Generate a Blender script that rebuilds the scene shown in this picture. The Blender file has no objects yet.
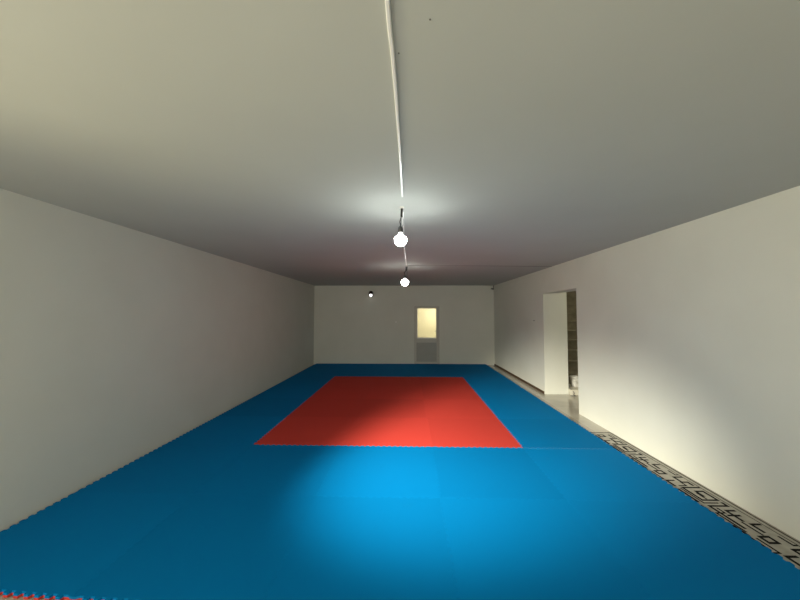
import bpy, bmesh, math, random
from mathutils import Vector, Matrix
random.seed(7)
PI = math.pi
S = bpy.context.scene
COL = S.collection
# ------------------------------------------------------------------ measures (metres, camera stands at x=0, y=0)
WL, WR, YB, YF, H = -2.755, 2.604, 9.65, -3.2, 2.351      # left wall, right wall, back wall, wall behind camera, ceiling
JN, JF, OT = 5.0, 6.2, 1.895                               # opening in the right wall: near jamb, far jamb, head
EYE = 1.4988
MATT = 0.025                                               # mat thickness

# ------------------------------------------------------------------ materials
def sock(nt, a, b): nt.links.new(a, b)
def mat(name, col, rough=.6, metal=0., spec=.5, noise=None, bump=None, emit=None, coat=0.):
    m = bpy.data.materials.new(name); m.use_nodes = True
    nt = m.node_tree; b = nt.nodes['Principled BSDF']
    b.inputs['Base Color'].default_value = (*col, 1)
    b.inputs['Roughness'].default_value = rough
    b.inputs['Metallic'].default_value = metal
    b.inputs['Specular IOR Level'].default_value = spec
    b.inputs['Coat Weight'].default_value = coat
    tc = nt.nodes.new('ShaderNodeTexCoord')
    if noise:                                              # (scale, colour at low end, colour at high end)
        n = nt.nodes.new('ShaderNodeTexNoise'); n.inputs['Scale'].default_value = noise[0]
        n.inputs['Detail'].default_value = 6
        sock(nt, tc.outputs['Object'], n.inputs['Vector'])
        r = nt.nodes.new('ShaderNodeValToRGB')
        r.color_ramp.elements[0].position = .3; r.color_ramp.elements[1].position = .7
        r.color_ramp.elements[0].color = (*noise[1], 1); r.color_ramp.elements[1].color = (*noise[2], 1)
        sock(nt, n.outputs['Fac'], r.inputs['Fac']); sock(nt, r.outputs['Color'], b.inputs['Base Color'])
    if bump:                                               # (scale, strength, distance)
        n = nt.nodes.new('ShaderNodeTexNoise'); n.inputs['Scale'].default_value = bump[0]; n.inputs['Detail'].default_value = 4
        sock(nt, tc.outputs['Object'], n.inputs['Vector'])
        u = nt.nodes.new('ShaderNodeBump'); u.inputs['Strength'].default_value = bump[1]; u.inputs['Distance'].default_value = bump[2]
        sock(nt, n.outputs['Fac'], u.inputs['Height']); sock(nt, u.outputs['Normal'], b.inputs['Normal'])
    if emit:
        b.inputs['Emission Color'].default_value = (*emit[0], 1); b.inputs['Emission Strength'].default_value = emit[1]
    return m

def foam(name, col):
    m = mat(name, col, 0.75, spec=.04, bump=(260, .18, .002)); nt = m.node_tree; b = nt.nodes['Principled BSDF']
    oi = nt.nodes.new('ShaderNodeObjectInfo'); hv = nt.nodes.new('ShaderNodeHueSaturation'); mr = nt.nodes.new('ShaderNodeMapRange')
    mr.inputs['To Min'].default_value = .95; mr.inputs['To Max'].default_value = 1.05
    hv.inputs['Color'].default_value = (*col, 1)
    sock(nt, oi.outputs['Random'], mr.inputs['Value']); sock(nt, mr.outputs['Result'], hv.inputs['Value']); sock(nt, hv.outputs['Color'], b.inputs['Base Color'])
    return m
M = {}
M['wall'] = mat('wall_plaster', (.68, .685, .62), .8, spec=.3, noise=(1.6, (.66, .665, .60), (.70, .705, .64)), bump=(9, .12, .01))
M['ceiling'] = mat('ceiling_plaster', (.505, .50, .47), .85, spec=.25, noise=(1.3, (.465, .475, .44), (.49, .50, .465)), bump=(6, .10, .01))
M['blue'] = foam('blue_foam', (.0002, .160, .41))
M['red'] = foam('red_foam', (.52, .050, .038))
M['edge'] = mat('pale_worn_foam_edge', (.10, .25, .36), .8, spec=.1)
M['floor'] = None
M['rug'] = mat('grey_rug', (.36, .34, .29), .95, spec=.1, noise=(14, (.36, .345, .30), (.50, .48, .42)), bump=(120, .4, .004))
M['rugink'] = mat('black_rug_pattern', (.012, .012, .012), .95, spec=.1)
M['rugedge'] = mat('dark_rug_binding', (.07, .065, .055), .95, spec=.1)
M['white'] = mat('white_plastic', (.84, .83, .80), .4)
M['door'] = mat('painted_door', (.55, .54, .49), .5)
M['doorpanel'] = mat('grey_door_panel', (.16, .16, .145), .55, noise=(5, (.36, .36, .33), (.39, .39, .36)))
M['black'] = mat('black_plastic', (.012, .012, .012), .4)
M['tape'] = mat('black_tape', (.02, .02, .02), .7)
M['socket'] = mat('dark_grey_bakelite', (.045, .045, .05), .45)
M['metal'] = mat('brushed_metal', (.45, .44, .42), .35, metal=1)
M['brown'] = mat('brown_skirting', (.075, .042, .022), .7, noise=(20, (.05, .028, .014), (.10, .058, .03)))
M['conc'] = mat('stair_concrete', (.21, .185, .13), .85, noise=(7, (.16, .14, .095), (.25, .22, .16)), bump=(30, .3, .01))
M['landing'] = mat('pale_landing_stone', (.60, .57, .48), .4)
M['bucket'] = mat('white_bucket', (.62, .61, .56), .5, noise=(28, (.42, .40, .36), (.75, .74, .70)))
M['yellow'] = mat('cream_room_paint', (.80, .75, .56), .8, spec=.2)
M['bulb'] = mat('lit_bulb', (1, 1, 1), .4, emit=((.93, 1.0, .97), 80.0))
M['bulb_far'] = mat('lit_bulb_dimmer', (1, 1, 1), .4, emit=((.96, 1.0, .95), 22.0))
M['bulb_body'] = mat('frosted_bulb_body', (.85, .85, .82), .5, emit=((.95, 1.0, .97), 1.3))
M['spotbulb'] = mat('lit_lens', (1, 1, 1), .4, emit=((1.0, .99, .95), 1.6))
M['wire'] = mat('grey_wire', (.10, .095, .09), .6)
M['paper'] = mat('outdoor_plaster', (.5, .5, .48), .9)

def tile_floor():
    m = mat('polished_floor_tiles', (.46, .43, .36), .16, spec=.5)
    nt = m.node_tree; b = nt.nodes['Principled BSDF']
    tc = nt.nodes.new('ShaderNodeTexCoord')
    br = nt.nodes.new('ShaderNodeTexBrick'); br.offset = 0
    br.inputs['Scale'].default_value = 1; br.inputs['Brick Width'].default_value = .6; br.inputs['Row Height'].default_value = .6
    br.inputs['Mortar Size'].default_value = .003
    br.inputs['Color1'].default_value = (.47, .44, .37, 1); br.inputs['Color2'].default_value = (.44, .41, .345, 1)
    br.inputs['Mortar'].default_value = (.25, .23, .19, 1)
    n = nt.nodes.new('ShaderNodeTexNoise'); n.inputs['Scale'].default_value = 4; n.inputs['Detail'].default_value = 7
    mx = nt.nodes.new('ShaderNodeMix'); mx.data_type = 'RGBA'; mx.blend_type = 'OVERLAY'; mx.inputs[0].default_value = .25
    sock(nt, tc.outputs['Object'], br.inputs['Vector']); sock(nt, tc.outputs['Object'], n.inputs['Vector'])
    sock(nt, br.outputs['Color'], mx.inputs[6]); sock(nt, n.outputs['Color'], mx.inputs[7])
    bw = nt.nodes.new('ShaderNodeRGBToBW'); sock(nt, n.outputs['Color'], bw.inputs[0])
    nt.links.new(bw.outputs[0], mx.inputs[7])
    sock(nt, mx.outputs[2], b.inputs['Base Color'])
    return m
M['floor'] = tile_floor()

# ------------------------------------------------------------------ helpers
def obj(name, bm, m, parent=None, smooth=False, bevel=0.):
    me = bpy.data.meshes.new(name)
    bmesh.ops.recalc_face_normals(bm, faces=bm.faces)
    bm.to_mesh(me); bm.free()
    o = bpy.data.objects.new(name, me); COL.objects.link(o)
    for k in (m if isinstance(m, (list, tuple)) else [m]): me.materials.append(k)
    if smooth:
        for p in me.polygons: p.use_smooth = True
    if bevel:
        b = o.modifiers.new('bevel', 'BEVEL'); b.width = bevel; b.segments = 2; b.limit_method = 'ANGLE'
    if parent is not None: o.parent = parent
    return o
def add_box(bm, x0, x1, y0, y1, z0, z1, mi=0):
    v = [bm.verts.new(c) for c in ((x0,y0,z0),(x1,y0,z0),(x1,y1,z0),(x0,y1,z0),(x0,y0,z1),(x1,y0,z1),(x1,y1,z1),(x0,y1,z1))]
    for q in ((0,3,2,1),(4,5,6,7),(0,1,5,4),(1,2,6,5),(2,3,7,6),(3,0,4,7)):
        bm.faces.new([v[i] for i in q]).material_index = mi
    return v
def bx(*a):
    bm = bmesh.new(); add_box(bm, *a); return bm
def lathe(prof, n=28, c=(0,0,0), axis='z'):
    bm = bmesh.new(); rings = []
    for r, z in prof:
        ring = []
        for k in range(n):
            a = 2*PI*k/n
            p = (r*math.cos(a), r*math.sin(a), z)
            if axis == 'y': p = (p[0], p[2], p[1])
            ring.append(bm.verts.new((c[0]+p[0], c[1]+p[1], c[2]+p[2])))
        rings.append(ring)
    for a, b in zip(rings, rings[1:]):
        for k in range(n): bm.faces.new((a[k], a[(k+1)%n], b[(k+1)%n], b[k]))
    bm.faces.new(rings[0]); bm.faces.new(rings[-1])
    return bm
def tube(pts, r, n=8, bm=None):
    bm = bm or bmesh.new(); pts = [Vector(p) for p in pts]; rings = []
    for i, p in enumerate(pts):
        t = (pts[min(i+1, len(pts)-1)] - pts[max(i-1, 0)]).normalized()
        u = t.cross(Vector((0, 1, 0)) if abs(t.y) < .9 else Vector((1, 0, 0))).normalized(); w = t.cross(u)
        rr = r[i] if isinstance(r, (list, tuple)) else r
        rings.append([bm.verts.new(p + u*rr*math.cos(2*PI*k/n) + w*rr*math.sin(2*PI*k/n)) for k in range(n)])
    for a, b in zip(rings, rings[1:]):
        for k in range(n): bm.faces.new((a[k], a[(k+1)%n], b[(k+1)%n], b[k]))
    bm.faces.new(rings[0]); bm.faces.new(rings[-1])
    return bm
def spline(pts, k=6):
    pts = [Vector(p) for p in pts]; out = []
    for i in range(len(pts)-1):
        p0, p1, p2, p3 = pts[max(i-1,0)], pts[i], pts[i+1], pts[min(i+2,len(pts)-1)]
        for j in range(k):
            t = j/k
            out.append(.5*((2*p1)+(p2-p0)*t+(2*p0-5*p1+4*p2-p3)*t*t+(3*p1-p0-3*p2+p3)*t**3))
    return out + [pts[-1]]
def tag(o, label, cat, group=None):
    o['label'] = label; o['category'] = cat
    if group: o['group'] = group
    return o
def thing(name, label, cat, loc=(0,0,0), group=None):
    o = bpy.data.objects.new(name, None); COL.objects.link(o); o.location = loc; o.empty_display_size = .1
    return tag(o, label, cat, group)
def struct(o): o['kind'] = 'structure'; return o
def local(bm, loc): bmesh.ops.translate(bm, verts=bm.verts, vec=-Vector(loc)); return bm

# ------------------------------------------------------------------ the room shell
T = .12
struct(obj('floor', bx(WL-.3, 5.5, YF-.3, YB+2.2, -.1, 0), M['floor']))
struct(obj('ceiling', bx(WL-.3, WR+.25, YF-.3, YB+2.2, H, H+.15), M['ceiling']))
BEAM_CUT_Z = 1.902
# left wall with a high window behind the camera
WY0, WY1, WZ0, WZ1 = -1.20, -.10, 1.50, 2.16
bm = bmesh.new()
add_box(bm, WL-.2, WL, WY1, YB+.15, 0, H); add_box(bm, WL-.2, WL, YF-.15, WY0, 0, H)
add_box(bm, WL-.2, WL, WY0, WY1, 0, WZ0); add_box(bm, WL-.2, WL, WY0, WY1, WZ1, H)
struct(obj('wall_left', bm, M['wall']))
bm = bmesh.new()
for a in ((WY0, WY0+.04, WZ0, WZ1), (WY1-.04, WY1, WZ0, WZ1), (WY0+.04, WY1-.04, WZ0, WZ0+.04), (WY0+.04, WY1-.04, WZ1-.04, WZ1)):
    add_box(bm, WL-.17, WL-.11, a[0], a[1], a[2], a[3])
struct(obj('window_1', bm, M['white']))
struct(obj('beam_cut_board', bx(WL+.0005, WL+.03, WY0-.05, WY1+.05, BEAM_CUT_Z, 2.22), M['white'], bevel=.003))   # unseen board added across the window top to cut off the beam
# right wall: two stretches with the doorless opening between them
RT = .28
bm = bmesh.new()
add_box(bm, WR, WR+RT, YF-.15, JN, 0, H); add_box(bm, WR, WR+RT, JF, YB+.15, 0, H); add_box(bm, WR, WR+RT, JN, JF, OT, H)
struct(obj('wall_right', bm, M['wall']))
# back wall with the doorway
DX0, DX1, DZ = .235, .985, 1.735
bm = bmesh.new()
add_box(bm, WL, DX0, YB, YB+.15, 0, H); add_box(bm, DX1, WR, YB, YB+.15, 0, H); add_box(bm, DX0, DX1, YB, YB+.15, DZ, H)
struct(obj('wall_back', bm, M['wall']))
struct(obj('wall_front', bx(WL-.2, WR+RT, YF-.15, YF, 0, H), M['wall']))
# passage and stairwell beyond the opening
PX = 5.2
bm = bmesh.new()
add_box(bm, WR+RT, 3.045, JF, JF+.35, 0, H)                 # nib of wall that turns out of the opening
add_box(bm, PX, PX+.1, JN-1.2, YB+.15, 0, 4.2)
add_box(bm, WR+RT, PX, JN-1.2, JN-1.1, 0, 4.2)
add_box(bm, WR+RT, 3.045, JF+.35, YB+.15, 0, 4.2)
add_box(bm, WR+RT-.03, PX, YB+.0, YB+.15, 0, 4.2)
add_box(bm, WR+.1, WR+RT, JN-1.2, YB+.15, H+.15, 4.2)
add_box(bm, WR+.1, PX+.1, JN-1.2, YB+.15, 4.2, 4.3)
struct(obj('wall_passage', bm, M['wall']))

# small lit room behind the door in the back wall
RY = YB + 1.7
bm = bmesh.new()
add_box(bm, -.9, 2.1, RY, RY+.1, 0, H); add_box(bm, -1.0, -.9, YB+.15, RY, 0, H); add_box(bm, 2.1, 2.2, YB+.15, RY, 0, H)
struct(obj('wall_back_room', bm, M['yellow']))

# ------------------------------------------------------------------ door in the back wall: frame, leaf with glass above and a dull panel below
door = bpy.data.objects.new('door_1', None); COL.objects.link(door); door.location = ((DX0+DX1)/2, YB, 0); struct(door)
L = door.location
def dpart(name, m, boxes, bevel=.004):
    bm = bmesh.new()
    for b in boxes: add_box(bm, *b)
    return obj(name, local(bm, L), m, door, bevel=bevel)
fw = .035
dpart('door_frame', M['door'], [(DX0, DX0+fw, YB-.015, YB+.08, 0, DZ), (DX1-fw, DX1, YB-.015, YB+.08, 0, DZ), (DX0+fw, DX1-fw, YB-.015, YB+.08, DZ-fw, DZ)])
a0, a1 = DX0+fw+.003, DX1-fw-.003
g0, g1, gz0, gz1 = a0+.045, a1-.055, .775, DZ-.07
lp0, lp1, lz0, lz1 = a0+.03, a1-.045, .09, .655
y0, y1 = YB+.015, YB+.05
leaf = dpart('door_leaf', M['door'], [(a0, min(g0, lp0), y0, y1, .03, DZ-fw-.003), (max(g1, lp1), a1, y0, y1, .03, DZ-fw-.003),
        (min(g0, lp0), max(g1, lp1), y0, y1, gz1, DZ-fw-.003), (min(g0, lp0), max(g1, lp1), y0, y1, lz1, gz0), (min(g0, lp0), max(g1, lp1), y0, y1, .03, lz0),
        (min(g0, lp0), max(g0, lp0), y0, y1, *( (gz0, gz1) if g0 > lp0 else (lz0, lz1))), (min(g1, lp1), max(g1, lp1), y0, y1, *((gz0, gz1) if g1 < lp1 else (lz0, lz1)))], 0)
dpart('lower_panel', M['doorpanel'], [(lp0, lp1, y0+.012, y1-.008, lz0, lz1)], 0)
gm = bpy.data.materials.new('door_glass'); gm.use_nodes = True
gb = gm.node_tree.nodes['Principled BSDF']; gb.inputs['Transmission Weight'].default_value = 1; gb.inputs['Roughness'].default_value = .0
gb.inputs['IOR'].default_value = 1.05; gb.inputs['Base Color'].default_value = (1, .99, .95, 1)
dpart('glass_pane', gm, [(g0, g1, y0+.014, y0+.019, gz0, gz1)], 0)
dpart('glass_bead', M['white'], [(g0, g0+.018, y0-.006, y0+.012, gz0, gz1), (g0+.018, g1, y0-.006, y0+.012, gz0, gz0+.03)], 0)
hp = dpart('door_handle', M['metal'], [(g1-.055, g1+.035, y0-.045, y0-.03, .99, 1.008), (g1+.02, g1+.035, y0-.031, y0+.001, .99, 1.008)], .003)

# ------------------------------------------------------------------ skirting on the far stretch of the right wall
struct(obj('baseboard_right', bx(WR-.014, WR-.0005, JF+.02, YB-.002, .001, .045), M['brown'], bevel=.003))

# ------------------------------------------------------------------ interlocking foam tiles
MX, MY, MR = -1.7167, 3.6751, -0.0085
NT, AMP, GAP = 33, .0085, .0003
def edge_pts(a, b, gap_dir, outer=False):
    """toothed line from grid corner a to b; the same for both tiles that share it"""
    a, b = Vector(a), Vector(b); d = b-a; t = d.normalized(); n = Vector((-t.y, t.x))
    out = [a.copy()]
    st = d.length/NT
    for k in range(NT):
        s = 1 if k % 2 else -1
        if k == 0: out.append(a + t*st*.5 + n*0)
        q0, q1 = k*st, (k+1)*st
        if 0 < k < NT-1:
            out += [a + t*(q0+.08*st if True else q0) + n*AMP*s, a + t*(q1-.08*st) + n*AMP*s]
    out.append(b - t*st*.5)
    out.append(b.copy())
    return out
FRONT = {-1: .096, 0: .038}
def corner(i, j):
    y = j + (FRONT.get(i, 0) if j == -2 else 0)
    c, s = math.cos(MR), math.sin(MR)
    return Vector((MX + c*i - s*y, MY + s*i + c*y))
WORN = {(0, 0): (0,), (1, 0): (0,), (2, 0): (0,), (3, 0): (0,),}   # tiles with rubbed edges: front 0, right 1, back 2, left 3
WEAR = .0013
def make_tile(i, j, red):
    P = [corner(i, j), corner(i+1, j), corner(i+1, j+1), corner(i, j+1)]
    c = sum(P, Vector((0, 0)))/4
    bot = edge_pts(P[0], P[1], 1); rig = edge_pts(P[1], P[2], 1)
    top = edge_pts(P[3], P[2], 1)[::-1]; lef = edge_pts(P[0], P[3], 1)[::-1]
    loop = []
    side = []
    for k, e in enumerate((bot, rig, top, lef)): loop += e[:-1]; side += [k]*(len(e)-1)
    worn = WORN.get((i, j), ())
    n = len(loop)
    def inset(dst, top_):
        res = []
        for k in range(n):
            p, q, r = loop[k-1], loop[k], loop[(k+1) % n]
            e1 = (q-p).normalized(); e2 = (r-q).normalized()
            n1 = Vector((-e1.y, e1.x)); n2 = Vector((-e2.y, e2.x))
            m_ = (n1+n2); m_ = m_/max(m_.length, .3); m_ = m_/max(m_.dot(n1), .5)
            dd = dst + (WEAR if top_ and side[k] in worn else 0)
            res.append(q + m_*dd - c)
        return res
    bm = bmesh.new(); rings = []
    for ins, z in ((GAP, 0), (GAP, MATT*.5), (GAP, MATT-.0006), (GAP+.0005, MATT)):
        rings.append([bm.verts.new((v.x, v.y, z)) for v in inset(ins, z == MATT)])
    bm.faces.new(rings[0][::-1]).material_index = 1
    for li, (a, b) in enumerate(zip(rings, rings[1:])):
        for k in range(n):
            bm.faces.new((a[k], a[(k+1) % n], b[(k+1) % n], b[k])).material_index = 1 if li == 0 else (2 if li == 2 and side[k] in worn else 0)
    bm.faces.new(rings[-1]).material_index = 0
    mats = ([M['red'], M['blue']] if red else [M['blue'], M['red']]) + [M['edge']]
    o = obj('foam_mat', bm, mats)
    o.location = (c.x, c.y, .0065)
    return o
ORD = ['first', 'second', 'third', 'fourth', 'fifth', 'sixth', 'seventh', 'eighth']
COLS = {-1: 'along the left wall', 0: 'second from left wall', 1: 'in the middle', 2: 'second from right edge', 3: 'along the right edge'}
RC = ['left column', 'middle column', 'right column']
for j in range(-2, 6):
    for i in range(-1, 4):
        red = 0 <= i <= 2 and 0 <= j <= 3
        o = make_tile(i, j, red)
        if red: tag(o, f'red foam mat tile in the {RC[i]} of red square, {ORD[j]} row from front', 'mat', 'red interlocking foam tiles')
        else: tag(o, f'blue foam mat tile, {ORD[j+2]} row from front, column {COLS[i]}', 'mat', 'blue interlocking foam tiles')

# ------------------------------------------------------------------ patterned rug under the right edge of the mat
RX0, RX1, RY0, RY1 = 1.55, 2.585, .75, 4.22
bm = bmesh.new()
add_box(bm, RX0, RX1, RY0, RY1, .0006, .0050, 0)
Z1 = .0054
def stroke(pts, w=.020, mi=1):
    for (u0, v0), (u1, v1) in zip(pts, pts[1:]):           # u runs towards the camera from the far end, v from the wall side inwards
        d = Vector((u1-u0, v1-v0)); L_ = d.length; d /= L_; nrm = Vector((-d.y, d.x))*w/2; e = d*w/2
        q = [Vector((u0, v0))-e-nrm, Vector((u1, v1))+e-nrm, Vector((u1, v1))+e+nrm, Vector((u0, v0))-e+nrm]
        vs = []
        for zz in (.005, Z1):
            vs.append([bm.verts.new((RX1-p.y, RY1-p.x, zz)) for p in q])
        bm.faces.new(vs[1]).material_index = mi
        for k in range(4): bm.faces.new((vs[0][k], vs[0][(k+1) % 4], vs[1][(k+1) % 4], vs[1][k])).material_index = mi
stroke([(.012, .012), (RY1-RY0-.012, .012)], .014, 2); stroke([(.012, .03), (.012, 1.0)], .02, 2)
stroke([(.05, .05), (RY1-RY0-.05, .05)], .006, 1)
u = .06
per = .92
while u + per < RY1-RY0:
    def P(*a): return [(u+x, v) for x, v in a]
    stroke(P((.03,.15),(.09,.15),(.09,.21),(.03,.21),(.03,.15)))                     # small square
    stroke(P((.15,.06),(.15,.13),(.24,.13),(.24,.08),(.29,.08)))                     # step
    stroke(P((.21,.18),(.21,.24),(.30,.24)))
    stroke(P((.33,.06),(.33,.20),(.52,.20),(.52,.08),(.39,.08),(.39,.14),(.46,.14)))  # square spiral
    stroke(P((.36,.255),(.36,.42),(.54,.42),(.54,.255),(.36,.255)))                  # second square below it
    stroke(P((.41,.30),(.41,.37),(.49,.37),(.49,.30),(.41,.30)))
    stroke(P((.56,.08),(.60,.08),(.60,.22),(.86,.22)))                               # long angular line
    stroke(P((.66,.09),(.66,.15),(.78,.15)))
    stroke(P((.72,.11),(.72,.19)))
    stroke(P((.82,.07),(.82,.13),(.90,.13)))
    stroke(P((.60,.28),(.72,.28),(.72,.36),(.84,.36),(.84,.27),(.93,.27)))
    stroke(P((.02,.28),(.14,.28),(.14,.37),(.28,.37),(.28,.30)))
    stroke(P((.03,.08),(.11,.08),(.11,.055)), .014); stroke(P((.05,.245),(.18,.245),(.18,.33)), .014)
    stroke(P((.345,.225),(.56,.225),(.56,.12)), .014); stroke(P((.63,.185),(.69,.185),(.69,.25),(.90,.25)), .014)
    stroke(P((.80,.17),(.93,.17)), .014); stroke(P((.42,.155),(.50,.155)), .014); stroke(P((.24,.14),(.30,.14),(.30,.20)), .014)
    stroke(P((.64,.42),(.92,.42))); stroke(P((.02,.44),(.28,.44)))
    u += per
rug = obj('rug', bm, [M['rug'], M['rugink'], M['rugedge']])
tag(rug, 'grey rug with black angular key pattern showing between blue mat and right wall', 'rug')

# ------------------------------------------------------------------ ceiling: cable trunking, pendants, wire, old screws
def trunk(name, pts, label, w=.013, h=.011):
    bm = bmesh.new(); prev = None
    pts = spline(pts, 8)
    for k, p in enumerate(pts):
        ring = [bm.verts.new((p.x+dx, p.y, H+.004-dz*(1 if dz else 0))) for dx, dz in ((-w/2,0),(w/2,0),(w/2,h),(w*.3,h+.003),(-w*.3,h+.003),(-w/2,h))]
        if prev:
            for q in range(6): bm.faces.new((prev[q], prev[(q+1) % 6], ring[(q+1) % 6], ring[q]))
        else: bm.faces.new(ring)
        prev = ring
    bm.faces.new(prev)
    return tag(obj(name, bm, M['white']), label, 'cable trunking', 'ceiling cable trunking')
trunk('ceiling_trunking', [(-.062,-3.19,0),(-.062,0,0),(-.051,.842,0),(-.045,1.008,0),(-.038,1.316,0),(-.030,1.88,0),(-.028,2.30,0)],
      'white cable trunking on ceiling running from the nearer bulb towards the camera')
trunk('ceiling_trunking', [(-.030,2.66,0),(-.029,3.2,0),(-.027,3.961,0),(-.003,5.1,0),(.003,5.62,0)],
      'white cable trunking on ceiling between the two hanging bulbs', .018)

def pendant(label, x, y, drop, zb, rb, dx, glow, k=1.0):
    """drop: z of the holder top; zb: z of the bulb centre; rb: bulb radius"""
    t = thing('pendant_lamp', label, 'lamp', (x, y, H), 'bare bulbs hanging from the ceiling')
    lo = (x, y, H)
    o = obj('ceiling_plate', local(lathe([(.004, H+.0005), (.019, H+.0005), (.017, H-.010), (.006, H-.014)], 20, (x, y, 0)), lo), M['white'], t)
    z1 = H - (H-drop)*.52
    obj('taped_lead', local(tube(spline([(x, y, H-.012), (x-.001, y, H-.04), (x+dx*.3, y, z1)], 5), [.0085*k]*10+[.006*k], 10), lo), M['tape'], t)
    obj('cord', local(tube(spline([(x+dx*.3, y, z1+.006), (x+dx*1.1, y+.006, z1-.022), (x+dx*1.45, y, z1-.042), (x+dx, y, drop+.018), (x+dx, y, drop-.004)], 6), .0036*k, 8), lo), M['tape'], t)
    obj('loose_wire', local(tube(spline([(x+.006, y, z1+.01), (x+.014, y, z1-.03), (x+.012, y, z1-.06), (x+dx+.012, y, drop-.006)], 6), .0014, 6), lo), M['wire'], t)
    cx = x+dx
    obj('lamp_holder', local(lathe([(.006, drop), (.012, drop-.002), (.020, drop-.014), (.0215, drop-.03), (.0205, drop-.047), (.017, drop-.050)], 24, (cx, y, 0)), lo), M['socket'], t, True)
    top = drop-.049
    n = 18; cut = .335                                       # the white body reaches down to cut*180 degrees, the glowing dome is below
    arc = lambda a0, a1, k: [(max(rb*math.sin(a0+(a1-a0)*q/k), .001), zb + rb*math.cos(a0+(a1-a0)*q/k)) for q in range(k+1)]
    obj('bulb_body', local(lathe([(.016, top+.012), (.016, top-.002)] + arc(PI*.16, PI*cut, 7), 32, (cx, y, 0)), lo), M['bulb_body'], t, True)
    obj('bulb_dome', local(lathe(arc(PI*cut, PI, n), 32, (cx, y, 0)), lo), glow, t, True)
    return t
pendant('bare lit bulb hanging on a black taped lead, nearer and larger of the two', -.035, 2.543, 2.196, 2.085, .048, -.010, M['bulb'])
pendant('bare lit bulb hanging farther back, smaller and close to the back wall', .006, 5.707, 2.185, 2.062, .066, -.029, M['bulb_far'], 1.9)

tag(obj('ceiling_wire', tube(spline([(.02,5.655,H-.0022),(.593,5.665,H-.0022),(1.568,5.715,H-.0022),(2.598,5.80,H-.0022)], 6), .0024, 8), M['wire']),
    'thin dark wire across the ceiling from the farther bulb to the right wall', 'wire')
for nm, (x, y, lab) in {'a': (.069, .901, 'small dark screw in the ceiling right of trunking, nearer one'), 'b': (-.024, 1.020, 'small dark screw in the ceiling close beside the white trunking')}.items():
    tag(obj('ceiling_screw', lathe([(.0015, H+.004), (.0015, H-.001), (.0026, H-.0015), (.002, H-.003)], 14, (x, y, 0)), M['wire']), lab, 'screw', 'screws in the ceiling')

# ------------------------------------------------------------------ fittings on the walls
# black spot fitting on the back wall
sl = (-1.045, YB, 2.10)
t = thing('wall_spotlight', 'small black wall spotlight with glowing white lens, high on back wall', 'spotlight', sl)
obj('mount_plate', local(lathe([(.004, 0), (.038, 0), (.034, -.014), (.012, -.018)], 22, (sl[0], YB-.0005, sl[2]+.045), 'y'), sl), M['black'], t)
obj('arm', local(tube([(sl[0], YB-.012, sl[2]+.045), (sl[0], YB-.06, sl[2]+.05), (sl[0]+.002, YB-.085, sl[2]+.03)], .011, 10), sl), M['black'], t)
hd = lathe([(.018, .085), (.048, .070), (.064, .030), (.070, -.045), (.066, -.048), (.040, -.034)], 26)
R = Matrix.Translation(Vector((sl[0], YB-.105, sl[2]+.0))) @ Matrix.Rotation(-.50, 4, 'X')
bmesh.ops.transform(hd, matrix=R, verts=hd.verts); obj('lamp_head', local(hd, sl), M['black'], t, True)
ln = lathe([(.002, -.030), (.041, -.035), (.040, -.058), (.030, -.080), (.014, -.092), (.001, -.094)], 24)
bmesh.ops.transform(ln, matrix=R, verts=ln.verts); obj('lens', local(ln, sl), M['spotbulb'], t, True)
# sensor in the right rear corner under the ceiling
cl = (2.575, YB-.02, 2.25)
t = thing('corner_sensor', 'small dark sensor on a bracket in the right rear corner under ceiling', 'sensor', cl)
obj('bracket', local(tube([(WR-.012, YB-.006, H+.002), (WR-.012, YB-.012, 2.335), (WR-.022, YB-.03, 2.285), (WR-.03, YB-.045, 2.255)], .010, 8), cl), M['wire'], t)
sb = bx(-.048, .030, -.03, .03, -.018, .018)
bmesh.ops.transform(sb, matrix=Matrix.Translation((WR-.050, YB-.052, 2.245)) @ Matrix.Rotation(.18, 4, 'Y'), verts=sb.verts)
obj('sensor_body', local(sb, cl), M['wire'], t, bevel=.005)
# wall switch
wl = (-.304, YB, 1.265)
t = thing('light_switch', 'pale flat light switch plate on the back wall left of door', 'light switch', wl)
obj('plate', local(bx(wl[0]-.04, wl[0]+.04, YB-.009, YB-.0003, wl[2]-.04, wl[2]+.04), wl), M['wall'], t, bevel=.003)
obj('rocker', local(bx(wl[0]-.018, wl[0]+.018, YB-.0135, YB-.0085, wl[2]-.026, wl[2]+.026), wl), M['white'], t, bevel=.002)
# nail
tag(obj('wall_nail', tube([(WR+.006, 6.625, 1.366), (WR-.02, 6.625, 1.372), (WR-.024, 6.625, 1.372)], [.005, .005, .011], 10), M['wire']),
    'small dark nail in the right wall beyond the opening', 'nail')

# ------------------------------------------------------------------ passage: landing, stairs, bucket, cable
ST0, TR, RI = 6.62, .255, .205
struct(obj('trim_1', bx(3.05, PX-.001, 6.10, ST0+.02, .0005, .10), M['landing'], bevel=.008))
stairs = thing('staircase', 'dim concrete staircase climbing away behind the opening in right wall', 'stairs', (3.65, ST0, 0))
for k in range(10):
    z = .10 + RI*(k+1); y = ST0 + TR*k
    stp = bmesh.new()
    add_box(stp, 3.05, PX-.001, y+.022, y+TR+.021, max(0.101 if k == 0 else z-RI-.035, .101), z-.03)
    add_box(stp, 3.05, PX-.001, y, y+TR+.022, z-.0295, z)
    obj('step', local(stp, stairs.location), M['conc'], stairs, bevel=.004)
bl = (3.29, 6.42, .1005)
t = thing('bucket', 'white bucket standing on the landing at the foot of stairs', 'bucket', bl)
r0, r1, hh = .078, .095, .19
obj('bucket_body', lathe([(.002, 0), (r0, 0), (r0+.004, .012), (r1, hh), (r1+.006, hh+.002), (r1+.006, hh-.012), (r1-.004, hh-.014), (r0-.006, .012), (.002, .010)], 28), M['bucket'], t, True)
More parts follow.
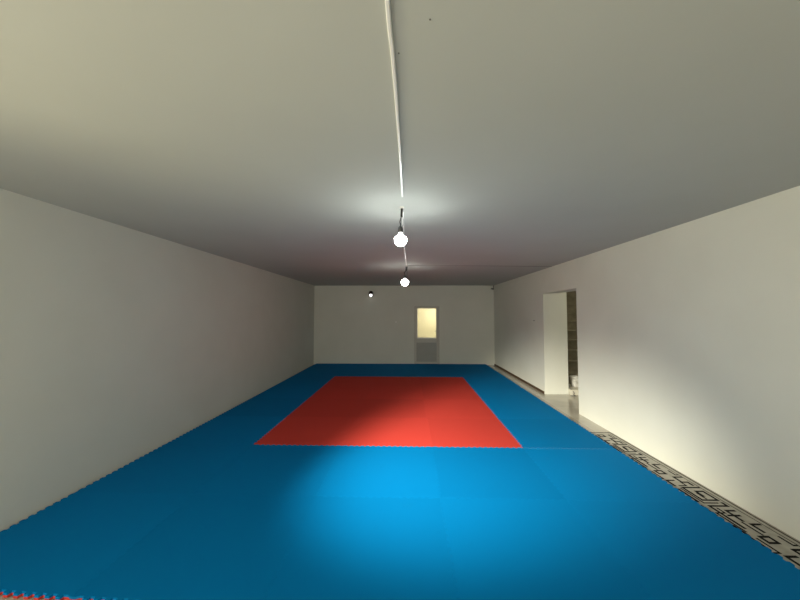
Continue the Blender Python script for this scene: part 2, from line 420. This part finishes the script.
obj('handle', tube([((r1+.006)*math.cos(a), -(r1+.012)*math.sin(a)*.95, hh-.02-.075*math.sin(a)) for a in [PI*k/16 for k in range(17)]], .003, 6), M['metal'], t)
tag(obj('cable', tube(spline([(3.052, 6.19, .20), (3.06, 6.18, .13), (3.085, 6.085, .06), (3.075, 6.075, .02), (3.10, 6.05, .0058), (3.02, 6.07, .0058)], 6), .0055, 8), M['wire']),
    'short dark cable hanging at the corner of the opening onto the floor', 'cable')

# ------------------------------------------------------------------ light
def lamp(kind, name, loc, energy, col, target=None, **kw):
    l = bpy.data.lights.new(name, kind); l.energy = energy; l.color = col
    for k, v in kw.items(): setattr(l, k, v)
    o = bpy.data.objects.new(name, l); COL.objects.link(o); o.location = loc
    if target is not None: o.rotation_euler = (Vector(target)-Vector(loc)).to_track_quat('-Z', 'Y').to_euler()
    return o
# daylight falling through the high window onto the mat and the right wall
sp = lamp('SPOT', 'window_daylight', (WL-.28, -.72, 2.0), 3900, (1.0, .95, .78), (1.65, 4.6, 0), spot_size=math.radians(29), spot_blend=1.0, shadow_soft_size=.10)
sp.scale = (1.38, .9, 1)
# added warm spot, aimed up through the window to tint the ceiling
lamp('SPOT', 'warm_ceiling_fill', (WL-.45, -.85, 1.55), 150, (1.0, .88, .50), (-1.5, .9, 2.35), spot_size=math.radians(75), spot_blend=1.0, shadow_soft_size=.2)
# added area fill inside the room behind the camera, brightening the right wall
lamp('AREA', 'room_fill', (-2.1, YF+1.3, 1.3), 80, (1.0, .94, .77), (2.6, 2.4, .75), shape='RECTANGLE', size=2.2, size_y=1.8)
# lamp in the room behind the door
lamp('POINT', 'back_room_lamp', (1.3, YB+.75, 2.15), 25, (1.0, .95, .80), shadow_soft_size=.08)
# weak fill light added above the stairs to bring out the steps
lamp('POINT', 'stairwell_fill', (3.9, 6.0, 3.5), 19, (1.0, .92, .70), shadow_soft_size=.2)

w = bpy.data.worlds.new('world'); S.world = w; w.use_nodes = True
w.node_tree.nodes['Background'].inputs['Color'].default_value = (.8, .85, .9, 1)
w.node_tree.nodes['Background'].inputs['Strength'].default_value = .15

# ------------------------------------------------------------------ camera
cd = bpy.data.cameras.new('camera'); cam = bpy.data.objects.new('camera', cd); COL.objects.link(cam)
cd.sensor_width = 36; cd.sensor_fit = 'HORIZONTAL'; cd.lens = 323.71/800*36; cd.clip_start = .02
cam.location = (0, 0, EYE); cam.rotation_euler = (PI/2+.0436, -.0007, .0192)
S.camera = cam
S.view_settings.view_transform = 'Standard'; S.view_settings.look = 'None'; S.view_settings.gamma = 1
S.view_settings.use_curve_mapping = False
S.view_settings.exposure = .96
